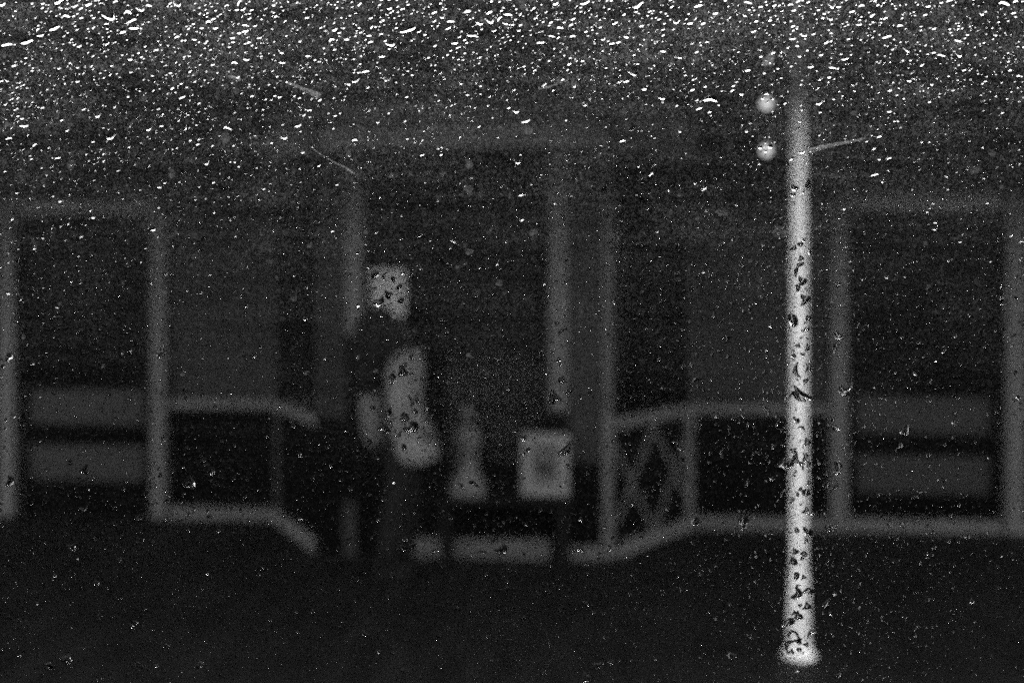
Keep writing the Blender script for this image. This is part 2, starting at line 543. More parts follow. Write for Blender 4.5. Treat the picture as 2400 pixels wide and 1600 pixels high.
bm.faces.new(lo); bm.faces.new(hi[::-1])
for i in range(n):
    bm.faces.new((lo[i], lo[(i + 1) % n], hi[(i + 1) % n], hi[i]))
from_bm('dark_patch', bm, M['bench'], fb)

# notice on the bay glass
ND = YF - 0.008
bm = bmesh.new()
x0_, x1_ = pu(870, ND), pu(951, ND)
z0_, z1_ = pz(910, 742, ND), pz(910, 630, ND)
box(bm, x0_, x1_, -0.004, 0.0, 0, z1_ - z0_)
nt_ = from_bm('paper_notice', bm, M['paper'])
nt_.rotation_euler = (0, 0, -A_ROT)
nt_.location = (SA * ND, D0 + CA * ND, z0_)
tag(nt_, 'white paper notice fixed on the bay window behind the standing person', 'notice')

# ------------------------------------------------------------------ person (side on, facing right)
PD = 6.85
PX = (912 - 1200) / FP * PD
def X(px): return (px - 1200) / FP * PD - PX
def Z(py): return zz(py, PD)
per = empty('person', 'person in pale coat with black shawl over head and shoulders, standing side on', 'person', (PX, PD, 0))

# one continuous body grown from a skeleton
V, E, RAD = [], [], []
def jt(x, y, z, r, p=None):
    V.append((x, y, z)); RAD.append(r)
    if p is not None: E.append((p, len(V) - 1))
    return len(V) - 1
pel = jt(0.10, 0, 0.95, 0.13)
wai = jt(0.105, 0, 1.12, 0.115, pel)
che = jt(0.09, 0, 1.32, 0.125, wai)
nk = jt(0.07, 0, 1.47, 0.055, che)
hd0 = jt(0.06, 0, 1.56, 0.065, nk)
hd1 = jt(0.05, 0, 1.64, 0.090, hd0)
hd2 = jt(0.035, 0, 1.71, 0.085, hd1)
hand_roots = []
for s_ in (-1, 1):
    hip = jt(0.09, 0.09 * s_, 0.88, 0.085, pel)
    kn = jt(0.10 + 0.04 * s_, 0.10 * s_, 0.50, 0.055, hip)
    an = jt(0.04 + 0.05 * s_, 0.10 * s_, 0.09, 0.038, kn)
    jt(0.16 + 0.05 * s_, 0.11 * s_, 0.035, 0.032, an)
    sh = jt(0.08, 0.17 * s_, 1.38, 0.055, che)
    el = jt(0.10, 0.22 * s_, 1.10, 0.040, sh)
    wr = jt(0.19, 0.17 * s_, 0.99, 0.026, el)
    pm = jt(0.25, 0.155 * s_, 0.975, 0.030, wr)
    for f_ in range(4):
        b0 = jt(0.285, (0.155 + (f_ - 1.5) * 0.019) * s_, 0.968 - abs(f_ - 1.5) * 0.002, 0.009, pm)
        b1 = jt(0.315 + (0.004, 0.009, 0.007, 0.0)[f_], (0.155 + (f_ - 1.5) * 0.021) * s_, 0.957, 0.0085, b0)
        jt(0.33 + (0.002, 0.008, 0.006, -0.003)[f_], (0.155 + (f_ - 1.5) * 0.021) * s_, 0.935, 0.0075, b1)
    t0 = jt(0.245, (0.155 - 0.038) * s_, 0.985, 0.010, pm)
    jt(0.28, (0.155 - 0.052) * s_, 0.972, 0.009, t0)
me = bpy.data.meshes.new('body')
me.from_pydata(V, E, [])
body = link('body', me, M['skin'], per)
sk = body.modifiers.new('skin', 'SKIN')
for i, sv in enumerate(me.skin_vertices[0].data):
    sv.radius = (RAD[i], RAD[i])
    sv.use_root = (i == 0)
sb = body.modifiers.new('sub', 'SUBSURF'); sb.levels = 1; sb.render_levels = 1
# face, looking right
def blob(name, c, r, m, parent, seg=12):
    bm = bmesh.new()
    bmesh.ops.create_uvsphere(bm, u_segments=seg, v_segments=8, radius=1)
    bmesh.ops.scale(bm, vec=r, verts=bm.verts)
    bmesh.ops.translate(bm, vec=c, verts=bm.verts)
    return from_bm(name, bm, m, parent, True)
blob('nose', (0.142, 0, 1.635), (0.02, 0.014, 0.026), M['skin'], per)
for s_ in (-1, 1):
    blob('eye', (0.124, 0.03 * s_, 1.665), (0.010, 0.012, 0.009), M['dark'], per)
    blob('ear', (0.045, 0.09 * s_, 1.645), (0.022, 0.010, 0.03), M['skin'], per)
blob('mouth', (0.128, 0, 1.592), (0.008, 0.024, 0.007), M['dark'], per)
# trousers and shoes
for s_ in (-1, 1):
    k = 0.05 * s_
    loft('trouser_leg', [(0.04 + k, 0.10 * s_, 0.07, 0.065, 0.06), (0.06 + k, 0.10 * s_, 0.25, 0.07, 0.065), (0.10 + k * .8, 0.10 * s_, 0.50, 0.08, 0.075), (0.095, 0.09 * s_, 0.80, 0.10, 0.09), (0.095, 0.08 * s_, 0.95, 0.11, 0.09)], M['trouser'], per, 16)
    loft('shoe', [(0.095 + k, 0.105 * s_, 0.0, 0.135, 0.048), (0.095 + k, 0.105 * s_, 0.03, 0.135, 0.05), (0.075 + k, 0.105 * s_, 0.065, 0.10, 0.045), (0.04 + k, 0.10 * s_, 0.10, 0.06, 0.045)], M['trouser'], per, 18)
# coat: hem flares to the right
def cs(py, xl, xr, ry):
    if py > 815 and xr > 985: xl, xr = xl + 6, xr - 9
    return ((X(xl) + X(xr)) / 2, 0, Z(py), (X(xr) - X(xl)) / 2, ry)
loft('coat', [cs(820, 898, 990, .12), cs(828, 890, 1000, .17), cs(850, 888, 1006, .19), cs(880, 890, 1004, .20), cs(920, 900, 998, .18), cs(960, 905, 1002, .18), cs(1000, 908, 1018, .20), cs(1040, 912, 1034, .23), cs(1060, 922, 1038, .25), cs(1074, 930, 1032, .25)], M['coat'], per, 36, 0.03, 3)
for s_ in (-1, 1):
    bm = bmesh.new()
    path = [(0.08, 0.175 * s_, 1.40, 0.068), (0.095, 0.215 * s_, 1.24, 0.062), (0.11, 0.225 * s_, 1.09, 0.058), (0.15, 0.20 * s_, 1.03, 0.050), (0.20, 0.17 * s_, 0.995, 0.042)]
    rings = []
    for i, (x, y, z, r) in enumerate(path):
        p = Vector((x, y, z))
        q0 = Vector(path[max(0, i - 1)][:3]); q1 = Vector(path[min(len(path) - 1, i + 1)][:3])
        t = (q1 - q0).normalized()
        s1 = t.cross(Vector((0, 1, 0))).normalized(); s2 = t.cross(s1)
        rings.append([bm.verts.new(p + r * (math.cos(2 * PI * j / 14) * s1 + math.sin(2 * PI * j / 14) * s2)) for j in range(14)])
    for a_, b_ in zip(rings, rings[1:]):
        for j in range(14):
            bm.faces.new((a_[j], a_[(j + 1) % 14], b_[(j + 1) % 14], b_[j]))
    from_bm('sleeve', bm, M['coat'], per, True)
# shawl over head, shoulders and back
loft('shawl', [cs(716, 878, 896, .03), cs(722, 862, 912, .07), cs(738, 848, 926, .11), cs(762, 834, 940, .14), cs(790, 822, 952, .20), cs(815, 820, 958, .25), cs(838, 822, 934, .27), cs(862, 828, 906, .26), cs(885, 834, 898, .22), cs(905, 840, 892, .17), cs(918, 846, 884, .12)], M['shawl'], per, 36, 0.03, 8)

bag = empty('shoulder_bag', 'pale soft shoulder bag hanging behind the standing person', 'bag', (PX, PD, 0))
loft('bag_body', [cs(912, 852, 890, .03), cs(920, 845, 898, .07), cs(950, 842, 904, .10), cs(990, 846, 908, .11), cs(1020, 852, 908, .10), cs(1042, 860, 902, .07), cs(1050, 868, 896, .03)], M['bag'], bag, 24, 0.02, 5)
bm = bmesh.new()
for s_ in (-1, 1):
    prism(bm, [(X(866), 0.02 * s_ - .008), (X(866) + .03, 0.02 * s_ - .008), (X(866) + .03, 0.02 * s_ + .008), (X(866), 0.02 * s_ + .008)], Z(915), Z(850))
from_bm('strap', bm, M['bag'], bag)

# ------------------------------------------------------------------ carriage round the camera
WX0, WX1, WZ0, WZ1 = -0.72, 0.72, 1.42, 2.50
coach = empty('train_carriage', 'dark railway carriage from whose window the platform is seen', 'carriage', (0, 0, 0))
YI, YO = 0.47, 0.54
CL, RT = 10.0, 3.18
for b in ((-CL, WX0, YI, YO, -0.2, RT), (WX1, CL, YI, YO, -0.2, RT), (WX0, WX1, YI, YO, -0.2, WZ0), (WX0, WX1, YI, YO, WZ1, RT)):
    bbox_part('side_wall', M['coach_in'], coach, *b)
bbox_part('far_wall', M['coach_in'], coach, -CL, CL, -2.2, -2.14, -0.2, RT)
bbox_part('roof', M['coach_in'], coach, -CL - .06, CL + .06, -2.2, YO, RT + 0.002, RT + 0.1)
bbox_part('floor', M['coach_in'], coach, -CL, CL, -2.139, YI - .001, 0.3, 0.4)
for x in (-CL - .06, CL):
    bbox_part('end_wall', M['coach_in'], coach, x, x + 0.06, -2.2, YO, -0.2, RT)

# ------------------------------------------------------------------ the wet, dirty window pane
win = empty('window_pane', 'rain-spattered dirty window pane filling the whole view', 'window', (0, PANE_Y, CAM_Z))
bbox_part('glass', M['glass'], win, WX0 + .001, WX1 - .001, 0.0, 0.005, WZ0 - CAM_Z + .001, WZ1 - CAM_Z - .001)
DF = PANE_Y + 0.0053
S = DF / FP                                    # metres per photo pixel on the outer face

def film_material():
    m = bpy.data.materials.new('dried dust and sky veil')
    m.use_nodes = True
    nt = m.node_tree
    nt.nodes.clear()
    N = nt.nodes.new
    L = nt.links.new
    tc = N('ShaderNodeTexCoord')
    def noise(scale, detail=2, rough=0.5, vec=None, dist=0.0):
        n = N('ShaderNodeTexNoise')
        n.inputs['Scale'].default_value = scale
        n.inputs['Detail'].default_value = detail
        n.inputs['Roughness'].default_value = rough
        n.inputs['Distortion'].default_value = dist
        L(vec or tc.outputs['Object'], n.inputs['Vector'])
        return n.outputs['Fac']
    def mr(v, a, b, c, d):
        n = N('ShaderNodeMapRange')
        n.inputs['From Min'].default_value = a; n.inputs['From Max'].default_value = b
        n.inputs['To Min'].default_value = c; n.inputs['To Max'].default_value = d
        L(v, n.inputs['Value'])
        return n.outputs[0]
    def op(o, a, b):
        n = N('ShaderNodeMath'); n.operation = o
        for i, v in enumerate((a, b)):
            if isinstance(v, (int, float)): n.inputs[i].default_value = v
            else: L(v, n.inputs[i])
        return n.outputs[0]
    sp = N('ShaderNodeSeparateXYZ')
    L(tc.outputs['Object'], sp.inputs[0])
    fine = mr(noise(1500, 3, 0.7), 0.50, 0.80, 0.0, 1.0)          # millimetre grit
    mid = mr(noise(420, 4, 0.65, dist=0.6), 0.52, 0.78, 0.0, 1.0)    # dried spots
    cloud = mr(noise(22, 5, 0.6), 0.3, 0.7, 0.55, 1.4)
    mp = N('ShaderNodeMapping'); mp.inputs['Rotation'].default_value = (0, R(24), 0); mp.inputs['Scale'].default_value = (9, 1, 130)
    L(tc.outputs['Object'], mp.inputs[0])
    wipe = mr(noise(1, 4, 0.6, vec=mp.outputs[0]), 0.35, 0.7, 0.6, 1.5)
    cloud = op('MULTIPLY', cloud, wipe)            # uneven film
    dens = op('ADD', op('POWER', mr(sp.outputs['Z'], -0.21, 0.15, 0.0, 1.10), 3.4), 0.035)              # denser towards the top, standing in for the sky's veil of light
    dens = op('MULTIPLY', dens, cloud)
    grit = op('ADD', op('MULTIPLY', fine, 0.10), op('MULTIPLY', mid, 0.045))
    speck = mr(noise(900, 3, 0.75, dist=1.2), 0.58, 0.72, 0.0, 0.022)
    fac = op('ADD', op('MULTIPLY', dens, op('ADD', grit, 0.0025)), op('MULTIPLY', speck, op('ADD', dens, 0.16)))
    tr = N('ShaderNodeBsdfTransparent')
    df = N('ShaderNodeBsdfDiffuse'); df.inputs[0].default_value = (0.5, 0.5, 0.5, 1)
    tl = N('ShaderNodeBsdfTranslucent'); tl.inputs[0].default_value = (0.6, 0.6, 0.6, 1)
    m1 = N('ShaderNodeMixShader'); m1.inputs[0].default_value = 0.6
    L(df.outputs[0], m1.inputs[1]); L(tl.outputs[0], m1.inputs[2])
    m2 = N('ShaderNodeMixShader')
    L(fac, m2.inputs[0]); L(tr.outputs[0], m2.inputs[1]); L(m1.outputs[0], m2.inputs[2])
    o = N('ShaderNodeOutputMaterial')
    L(m2.outputs[0], o.inputs[0])
    return m
M['film'] = film_material()
bm = bmesh.new()
vs = [bm.verts.new(p) for p in ((WX0 + .002, 0.0052, WZ0 - CAM_Z + .002), (WX1 - .002, 0.0052, WZ0 - CAM_Z + .002), (WX1 - .002, 0.0052, WZ1 - CAM_Z - .002), (WX0 + .002, 0.0052, WZ1 - CAM_Z - .002))]
bm.faces.new(vs)
o = from_bm('dirt_veil', bm, M['film'], win)  # real dirt, plus a painted veil of sky light growing upwards
tag(o, kind='stuff')

def spot_material(name, alb, amount, sc_):
    m = bpy.data.materials.new(name)
    m.use_nodes = True
    nt = m.node_tree
    nt.nodes.clear()
    N = nt.nodes.new; L = nt.links.new
    tc = N('ShaderNodeTexCoord')
    n = N('ShaderNodeTexNoise'); n.inputs['Scale'].default_value = sc_; n.inputs['Detail'].default_value = 4
    L(tc.outputs['Object'], n.inputs['Vector'])
    r = N('ShaderNodeMapRange')
    r.inputs['From Min'].default_value = 0.38; r.inputs['From Max'].default_value = 0.68
    r.inputs['To Min'].default_value = amount * 0.1; r.inputs['To Max'].default_value = amount
    L(n.outputs['Fac'], r.inputs['Value'])
    tr = N('ShaderNodeBsdfTransparent'); tl = N('ShaderNodeBsdfTranslucent')
    tl.inputs[0].default_value = (alb, alb, alb, 1)
    x = N('ShaderNodeMixShader'); o = N('ShaderNodeOutputMaterial')
    L(r.outputs[0], x.inputs[0]); L(tr.outputs[0], x.inputs[1]); L(tl.outputs[0], x.inputs[2]); L(x.outputs[0], o.inputs[0])
    return m
M['spot'] = spot_material('pale dried spot', 0.7, 0.018, 700)
M['smear'] = spot_material('pale smear', 0.7, 0.06, 900)
M['mud'] = spot_material('dark mud fleck', 0.01, 3.0, 900)

rnd = random.Random(20)

def outline(rx, ry, ang, n, rough, bend, r=rnd):
    """irregular closed outline: unit ray directions for rings"""
    a2, a3, a4, a5 = (r.gauss(0, rough), r.gauss(0, rough * .9), r.gauss(0, rough * .6), r.gauss(0, rough * .4))
    p = [r.uniform(0, 2 * PI) for _ in range(4)]
    pts = []
    for i in range(n):
        t = 2 * PI * i / n
        k = 1 + a2 * math.cos(2 * t + p[0]) + a3 * math.cos(3 * t + p[1]) + a4 * math.cos(4 * t + p[2]) + a5 * math.cos(6 * t + p[3])
        k = max(0.35, k)
        pts.append((rx * k * math.cos(t), ry * k * math.sin(t)))
    return pts

def place_xy(x, y, rx, ang, bend):
    y = y + bend * (x * x / rx - rx * 0.3)
    c, s_ = math.cos(ang), math.sin(ang)
    return x * c - y * s_, x * s_ + y * c

def drop_geo(rx, ry, ang, phi, rough, bend, n, rings, r=rnd, K=1.65):
    """plano-convex water drop; returns verts (x, depth outwards, z) and faces"""
    pts = outline(rx, ry, ang, n, rough, bend, r)
    H = ry * math.tan(phi) / K
    V, Fc = [], []
    for k in range(rings):
        q = 1 - k / rings
        rho = math.sin(q * PI / 2) ** 0.9 if rings > 2 else q
        h = H * (1 - rho ** K)
        for x, y in pts:
            a_, b_ = place_xy(x * rho, y * rho, rx, ang, bend)
            V.append((a_, h, b_))
    a_, b_ = place_xy(0, 0, rx, ang, bend)
    top = len(V); V.append((a_, H, b_))
    for k in range(rings - 1):
        for i in range(n):
            j = (i + 1) % n
            Fc.append((k * n + i, k * n + j, (k + 1) * n + j, (k + 1) * n + i))
    for i in range(n):
        Fc.append(((rings - 1) * n + i, (rings - 1) * n + (i + 1) % n, top))
    # flat back with its own vertices so the rim stays crisp
    b0 = len(V)
    for i in range(n):
        V.append(V[i])
    V.append((place_xy(0, 0, rx, ang, bend)[0], 0.0, place_xy(0, 0, rx, ang, bend)[1]))
    for i in range(n):
        Fc.append((b0 + (i + 1) % n, b0 + i, b0 + n))
    return V, [f[::-1] for f in Fc]        # outward normals, or the water would bend light the wrong way

def drop_params(px, py, big, r=rnd):
    """size, tilt and steepness of a drop at photo pixel px, py"""
    t = py / 1600.0
    low = max(0.0, min(1.0, (py - 500) / 500.0))
    ang = R(r.gauss(26, 13)) * (1 - low) + R(r.uniform(-90, 90)) * low
    asp = r.uniform(1.7, 4.2) if r.random() > low * .5 else r.uniform(1.0, 1.7)
    phi = R(min(46, max(20, r.gauss(34 - 4 * low, 5.5))))
    rough = 0.09 + 0.09 * low + (0.06 if big else 0)
    bend = r.gauss(0, 0.35)
    return ang, asp, phi, rough, bend

def pxw(px, py):
    return (px - 1200) * S, -(py - 660) * S

DROP_Y = 0.0056
# -- the larger drops, each one a part. Places read off the photograph where they can be.
known = [  # px, py, half length px, aspect, tilt deg
    (142, 4, 12, 1.6, 30), (8, 12, 10, 1.8, 28), (262, 40, 16, 2.6, 30), (130, 67, 13, 2.0, 18), (66, 98, 15, 2.0, 12), (18, 105, 12, 1.8, 8),
    (99, 84, 8, 2, 25), (290, 75, 9, 1.3, 10), (317, 66, 13, 2.2, 12), (302, 28, 8, 1.1, 0), (310, 50, 10, 2, 25), (334, 23, 10, 2.3, 28),
    (160, 38, 9, 1.8, 0), (352, 14, 7, 1.8, 0), (420, 12, 9, 2.2, 30), (370, 118, 5, 2, 20), (428, 228, 12, 3, 30), (352, 302, 10, 2.6, 30),
    (60, 295, 11, 2.4, 5), (262, 322, 13, 2.4, 12), (24, 324, 8, 2, 15), (554, 148, 10, 2.4, -12), (580, 140, 8, 2, 12), (664, 147, 8, 2, 18),
    (486, 382, 8, 2.2, 25), (540, 302, 8, 2.4, -20), (660, 122, 9, 2, -30), (668, 322, 9, 2, 20), (700, 295, 8, 2.4, 20),
    (958, 70, 20, 3.0, 22), (918, 103, 12, 2.3, 40), (1096, 26, 10, 1.5, 5), (1148, 28, 9, 1.8, 55), (1107, 84, 12, 3, 5), (1150, 50, 11, 2.4, 20),
    (1057, 51, 10, 2.6, 15), (1125, 56, 9, 2, 0), (1190, 35, 9, 2, -5), (898, 132, 9, 2, 30), (832, 188, 11, 2.2, -25), (855, 168, 10, 2, 10),
    (868, 100, 9, 2.4, 25), (1068, 101, 9, 2, 30), (1075, 112, 8, 2.5, 35), (1268, 100, 12, 2.6, 18), (1294, 86, 9, 2.6, 3), (1314, 65, 9, 1.7, 0),
    (1336, 61, 9, 2.6, 35), (1495, 12, 13, 1.7, 40), (1583, 52, 9, 2.2, -18), (1372, 7, 13, 3, 25), (1486, 172, 12, 2.6, 30), (1451, 192, 9, 2, 18),
    (1555, 120, 8, 2, 25), (1552, 230, 9, 2, 30), (1203, 213, 11, 2.4, 30), (1175, 228, 8, 2, 50), (1233, 283, 12, 2.6, 25), (1210, 260, 9, 1.7, 0),
    (1480, 302, 12, 3, 45), (1457, 330, 8, 2, 10), (1213, 379, 10, 1.8, 0), (1225, 455, 11, 2.5, 20), (1416, 437, 14, 3.4, 48), (1525, 408, 9, 2.6, 42),
    (1634, 15, 9, 2, 15), (1752, 7, 10, 2.4, 0), (1707, 45, 8, 2.6, 55), (1948, 16, 9, 2.6, 5), (2352, 7, 14, 1.6, -5), (1995, 28, 8, 2.4, 35),
    (2015, 15, 9, 2.3, 18), (1944, 45, 8, 2.2, 25), (1856, 92, 9, 3, 8), (1898, 156, 10, 1.7, 0), (1948, 159, 9, 1.8, -8), (1980, 138, 11, 2.6, 20),
    (1920, 186, 9, 2, 20), (1995, 202, 10, 2.2, 15), (2074, 87, 11, 1.8, 18), (2107, 60, 8, 1.8, 15), (2125, 118, 10, 2.6, 18), (2205, 130, 12, 2.4, 0),
    (2243, 96, 10, 2.2, 0), (2245, 130, 9, 2.4, 10), (2158, 152, 11, 2.8, 38), (2135, 170, 9, 2, 30), (2160, 198, 10, 3.4, 50), (1795, 221, 10, 2.6, 5),
    (1664, 232, 19, 1.9, 0), (1695, 214, 9, 2.4, 15), (1637, 255, 10, 3.2, 18), (1918, 242, 10, 2.6, 22), (1750, 165, 8, 1.5, 5), (1655, 100, 7, 2.2, 12),
    (2048, 409, 10, 2.6, 18), (2080, 371, 8, 2, 25), (2190, 518, 9, 2.2, 30), (2250, 566, 7, 2.2, 10), (1975, 580, 8, 2, 30), (2060, 318, 10, 2.6, 35),
    (2030, 330, 9, 3, 18), (2045, 349, 9, 3, 30), (1878, 357, 9, 2.4, 10), (985, 553, 12, 2.2, 8), (1065, 567, 9, 2.6, -28), (1130, 626, 10, 2.2, 0),
    (190, 775, 11, 3.0, 28), (945, 622, 7, 2.2, 12),
    (1780, 346, 6, 1.4, 10), (1803, 343, 7, 1.2, 60), (1790, 337, 4, 1.5, 20), (1808, 232, 6, 1.3, 40), (1786, 231, 4, 1.2, 0), (1812, 334, 4, 1.6, 20), (1792, 354, 5, 1.6, 0),
    # dark drops over the pale notice and coat
    (880, 644, 9, 1.2, 40), (901, 648, 10, 2.2, 82), (922, 654, 8, 1.2, 60), (936, 674, 11, 1.6, 70), (911, 690, 11, 1.3, -30), (888, 707, 17, 1.5, 20),
    (941, 705, 8, 1.2, 50), (947, 640, 6, 1.1, 0), (944, 870, 12, 1.3, 75), (920, 887, 13, 1.5, 30), (966, 836, 8, 1.4, 70), (978, 932, 14, 2.4, -70),
    (965, 938, 12, 2.6, -80), (910, 970, 14, 1.7, 75), (949, 976, 11, 1.2, 60), (967, 1000, 17, 1.4, 10), (903, 1004, 15, 1.9, -12), (874, 955, 9, 1.7, -30),
    (947, 1046, 10, 2, -70), (935, 1018, 10, 2.4, 35), (1000, 954, 8, 1.6, 60), (1001, 984, 7, 1.3, 30), (974, 963, 7, 1.5, 90), (867, 1034, 9, 1.5, 40),
    (1226, 1024, 11, 1.8, 0), (1326, 1052, 19, 2.2, 38), (1297, 930, 18, 1.4, -60), (1331, 1090, 6, 1.2, 50), (1238, 1052, 6, 1.2, 0), (1227, 1061, 6, 1.3, 0),
    (1310, 842, 7, 1.5, 30), (1317, 889, 10, 1.4, -15), (1333, 914, 9, 1.4, 60), (1316, 775, 11, 2.4, 35), (1110, 1131, 13, 2.4, -28), (1082, 1137, 9, 1.6, -50),
    (943, 1281, 11, 2, 8), (963, 1280, 14, 2.6, 38), (1176, 1286, 16, 2.0, 30), (1154, 1266, 9, 2, 40), (1133, 1291, 11, 2.8, -20), (1357, 1286, 14, 1.9, -10),
    (1427, 1283, 9, 1.8, 85), (1446, 1270, 7, 1.6, 40), (1018, 1290, 10, 2.2, 30), (1042, 1272, 8, 2, 60),
    # on the column
    (1868, 809, 7, 1.3, 20), (1879, 829, 7, 1.6, -10), (1864, 868, 17, 2.6, -72), (1893, 861, 13, 1.5, 80), (1886, 892, 9, 1.6, 60), (1858, 835, 8, 1.4, 60),
    (1875, 925, 26, 2.1, -38), (1848, 925, 7, 1.1, 0), (1865, 984, 9, 1.4, -50), (1877, 1001, 9, 2.0, -20), (1889, 1035, 10, 1.3, 60), (1858, 1054, 8, 1.6, 0),
    (1866, 1075, 16, 2.3, -55), (1885, 1070, 12, 1.6, 80), (1893, 1085, 9, 2.2, 80), (1876, 1090, 10, 2.4, -60), (1848, 1086, 13, 1.2, -30), (1862, 1104, 6, 1.6, 70),
    (1887, 1152, 13, 1.7, 12), (1867, 1156, 7, 1.8, -60), (1854, 1170, 9, 1.7, 75), (1874, 1144, 6, 1.3, 0), (1886, 1194, 10, 1.8, 50), (1865, 1240, 9, 1.7, -60),
    (1892, 1245, 13, 1.4, -50), (1881, 1298, 11, 1.3, 60), (1857, 1313, 10, 1.2, 60), (1862, 1290, 8, 1.2, -30), (1887, 1264, 8, 1.7, 80), (1893, 1382, 14, 1.8, 10),
    (1866, 1390, 16, 2.0, 50), (1889, 1418, 11, 1.2, 50), (1868, 1441, 12, 1.5, 50), (1846, 1456, 21, 3.2, 22), (1873, 1416, 5, 1.2, 0), (1899, 1480, 12, 2.1, 25),
    (1868, 1490, 11, 2.6, -85), (1870, 1499, 9, 1.4, 0), (1845, 1507, 15, 2.0, 55), (1852, 1479, 11, 2.2, 30), (1887, 1507, 7, 1.4, 10), (1871, 1519, 8, 1.5, -10),
    (1852, 1524, 8, 1.4, 30), (1858, 1434, 8, 2, 50), (1881, 1350, 7, 1.4, 60), (1866, 1372, 8, 2.2, 50), (1893, 1130, 7, 1.4, 60), (1865, 1347, 10, 1.4, 30),
    (1883, 562, 6, 1.1, 0), (1874, 572, 9, 1.4, 20), (1858, 582, 9, 1.4, 40), (1897, 588, 11, 1.8, 78), (1875, 606, 8, 1.4, 60), (1868, 628, 17, 2.6, 52),
    (1877, 660, 13, 1.5, 75), (1868, 674, 9, 1.3, 40), (1884, 702, 14, 1.3, 80), (1857, 750, 16, 1.4, 70), (1892, 745, 11, 1.5, 60), (1888, 771, 9, 2, 25),
    (1860, 440, 11, 1.4, -30), (1892, 432, 13, 1.7, 80), (1857, 456, 8, 1.5, 10), (1880, 450, 6, 1.6, 40), (1962, 785, 15, 1.5, -40), (1957, 810, 16, 2.4, 60),
    (1955, 1000, 13, 1.9, -42), (1961, 1096, 17, 1.7, 85), (1957, 1136, 12, 2.2, 65), (1938, 1134, 9, 2, 60), (1938, 1236, 11, 1.7, -60), (1953, 1233, 8, 1.5, 60),
    (1742, 1222, 16, 1.3, 80), (1630, 1220, 14, 1.6, 30), (1632, 888, 11, 2.6, 20), (1833, 1086, 16, 1.4, 30), (1975, 915, 16, 1.6, -40), (1890, 815, 10, 2.0, 70),
    (2120, 1008, 14, 1.5, 10), (1990, 905, 12, 2.6, 60), (168, 1082, 9, 1.6, 10), (496, 1104, 13, 1.4, 0), (445, 1130, 15, 1.1, 40), (203, 1100, 13, 1.4, 30),
    (172, 1280, 12, 1.4, 5), (160, 1541, 14, 1.3, 10), (120, 1555, 11, 1.6, -10), (27, 1125, 14, 1.6, 70), (380, 830, 11, 2, 20), (25, 835, 10, 1.6, 50),
    (120, 1560, 9, 1.6, 10), (470, 1555, 10, 1.3, 0), (1400, 1556, 15, 2.2, 5), (1372, 1586, 14, 1.4, 60), (1432, 1548, 9, 1.6, 0), (1115, 1584, 9, 2.2, 5),
    (856, 1480, 12, 2.4, -35), (702, 1215, 9, 2, 30), (1690, 1060, 11, 3, 85), (1750, 1130, 10, 3, 75), (1712, 1532, 14, 2.4, -25), (1965, 1576, 12, 2.2, 45),
    (1935, 1412, 14, 2.2, 40), (330, 1210, 14, 2, 30), (200, 1190, 11, 2, 25), (355, 1178, 9, 2, -20),
]
protos = []
for k in range(72):
    n_, rg = 26, 6
    asp = 1.0 + (k % 8) * 0.38
    low = k // 24                # 0 top of the pane, 1 middle, 2 lower
    V_, F_ = drop_geo(1.0, 1.0 / asp, 0.0, R(rnd.uniform(*((27, 36), (34, 43), (30, 38))[low])), 0.12 + (0.06 if low == 2 else 0.0), rnd.gauss(0, .55 if low < 2 else .3), n_, rg, rnd, 2.1)
    me = bpy.data.meshes.new('water_drop')
    me.from_pydata(V_, [], F_)
    me.materials.append(M['water'])
    me.polygons.foreach_set('use_smooth', [True] * len(me.polygons))
    protos.append((asp, low, me))
used = []
def free(px, py, r):
    for x, y, q in used:
        if (x - px) ** 2 + (y - py) ** 2 < (q + r) ** 2 * 0.8:
            return False
    return True
n_big = 0
def big_drop(px, py, half, asp, tilt):
    global n_big
    low = 0 if py < 230 else (1 if py < 600 else 2)
    c = [p for p in protos if p[1] == low]
    c.sort(key=lambda p: abs(p[0] - asp * (1.3 if low < 2 else 1.0)) + rnd.random() * 0.5)
    o = bpy.data.objects.new('water_drop', c[0][2])
    COL.objects.link(o)
    o.parent = win
    x, z = pxw(px, py)
    o.location = (x, DROP_Y, z)
    h = half * S
    o.scale = (h, h, h)
    o.rotation_euler = (0, -R(tilt), 0)
    used.append((px, py, half))
    n_big += 1
for k_ in known:
    big_drop(*k_)
tries = 0
while n_big < 300 and tries < 4000:
    tries += 1
    px = rnd.uniform(-60, 2460)
    py = rnd.uniform(-40, 620)
    half = rnd.uniform(6, 10)
    if free(px, py, half):
        big_drop(px, py, half, rnd.uniform(1.2, 3.0), rnd.gauss(24, 14) if py < 600 else rnd.uniform(-90, 90))

# -- all the small ones: one mass
# raindrops blown along the moving train: they stand in slanting rows
def hashn(x, y):
    v = math.sin(x * 12.9898 + y * 78.233) * 43758.5453
    return v - math.floor(v)
def vnoise(x, y):
    xi, yi = math.floor(x), math.floor(y)
    fx, fy = x - xi, y - yi
    fx, fy = fx * fx * (3 - 2 * fx), fy * fy * (3 - 2 * fy)
    a_ = hashn(xi, yi) * (1 - fx) + hashn(xi + 1, yi) * fx
    b_ = hashn(xi, yi + 1) * (1 - fx) + hashn(xi + 1, yi + 1) * fx
    return a_ * (1 - fy) + b_ * fy
def row_density(px, py):
    c, s_ = math.cos(R(25)), math.sin(R(25))
    u = px * c - py * s_
    v = px * s_ + py * c
    return 0.18 + vnoise(u / 150, v / 26) * 0.5 + vnoise(u / 300 + 9, v / 110 + 5) * 0.35

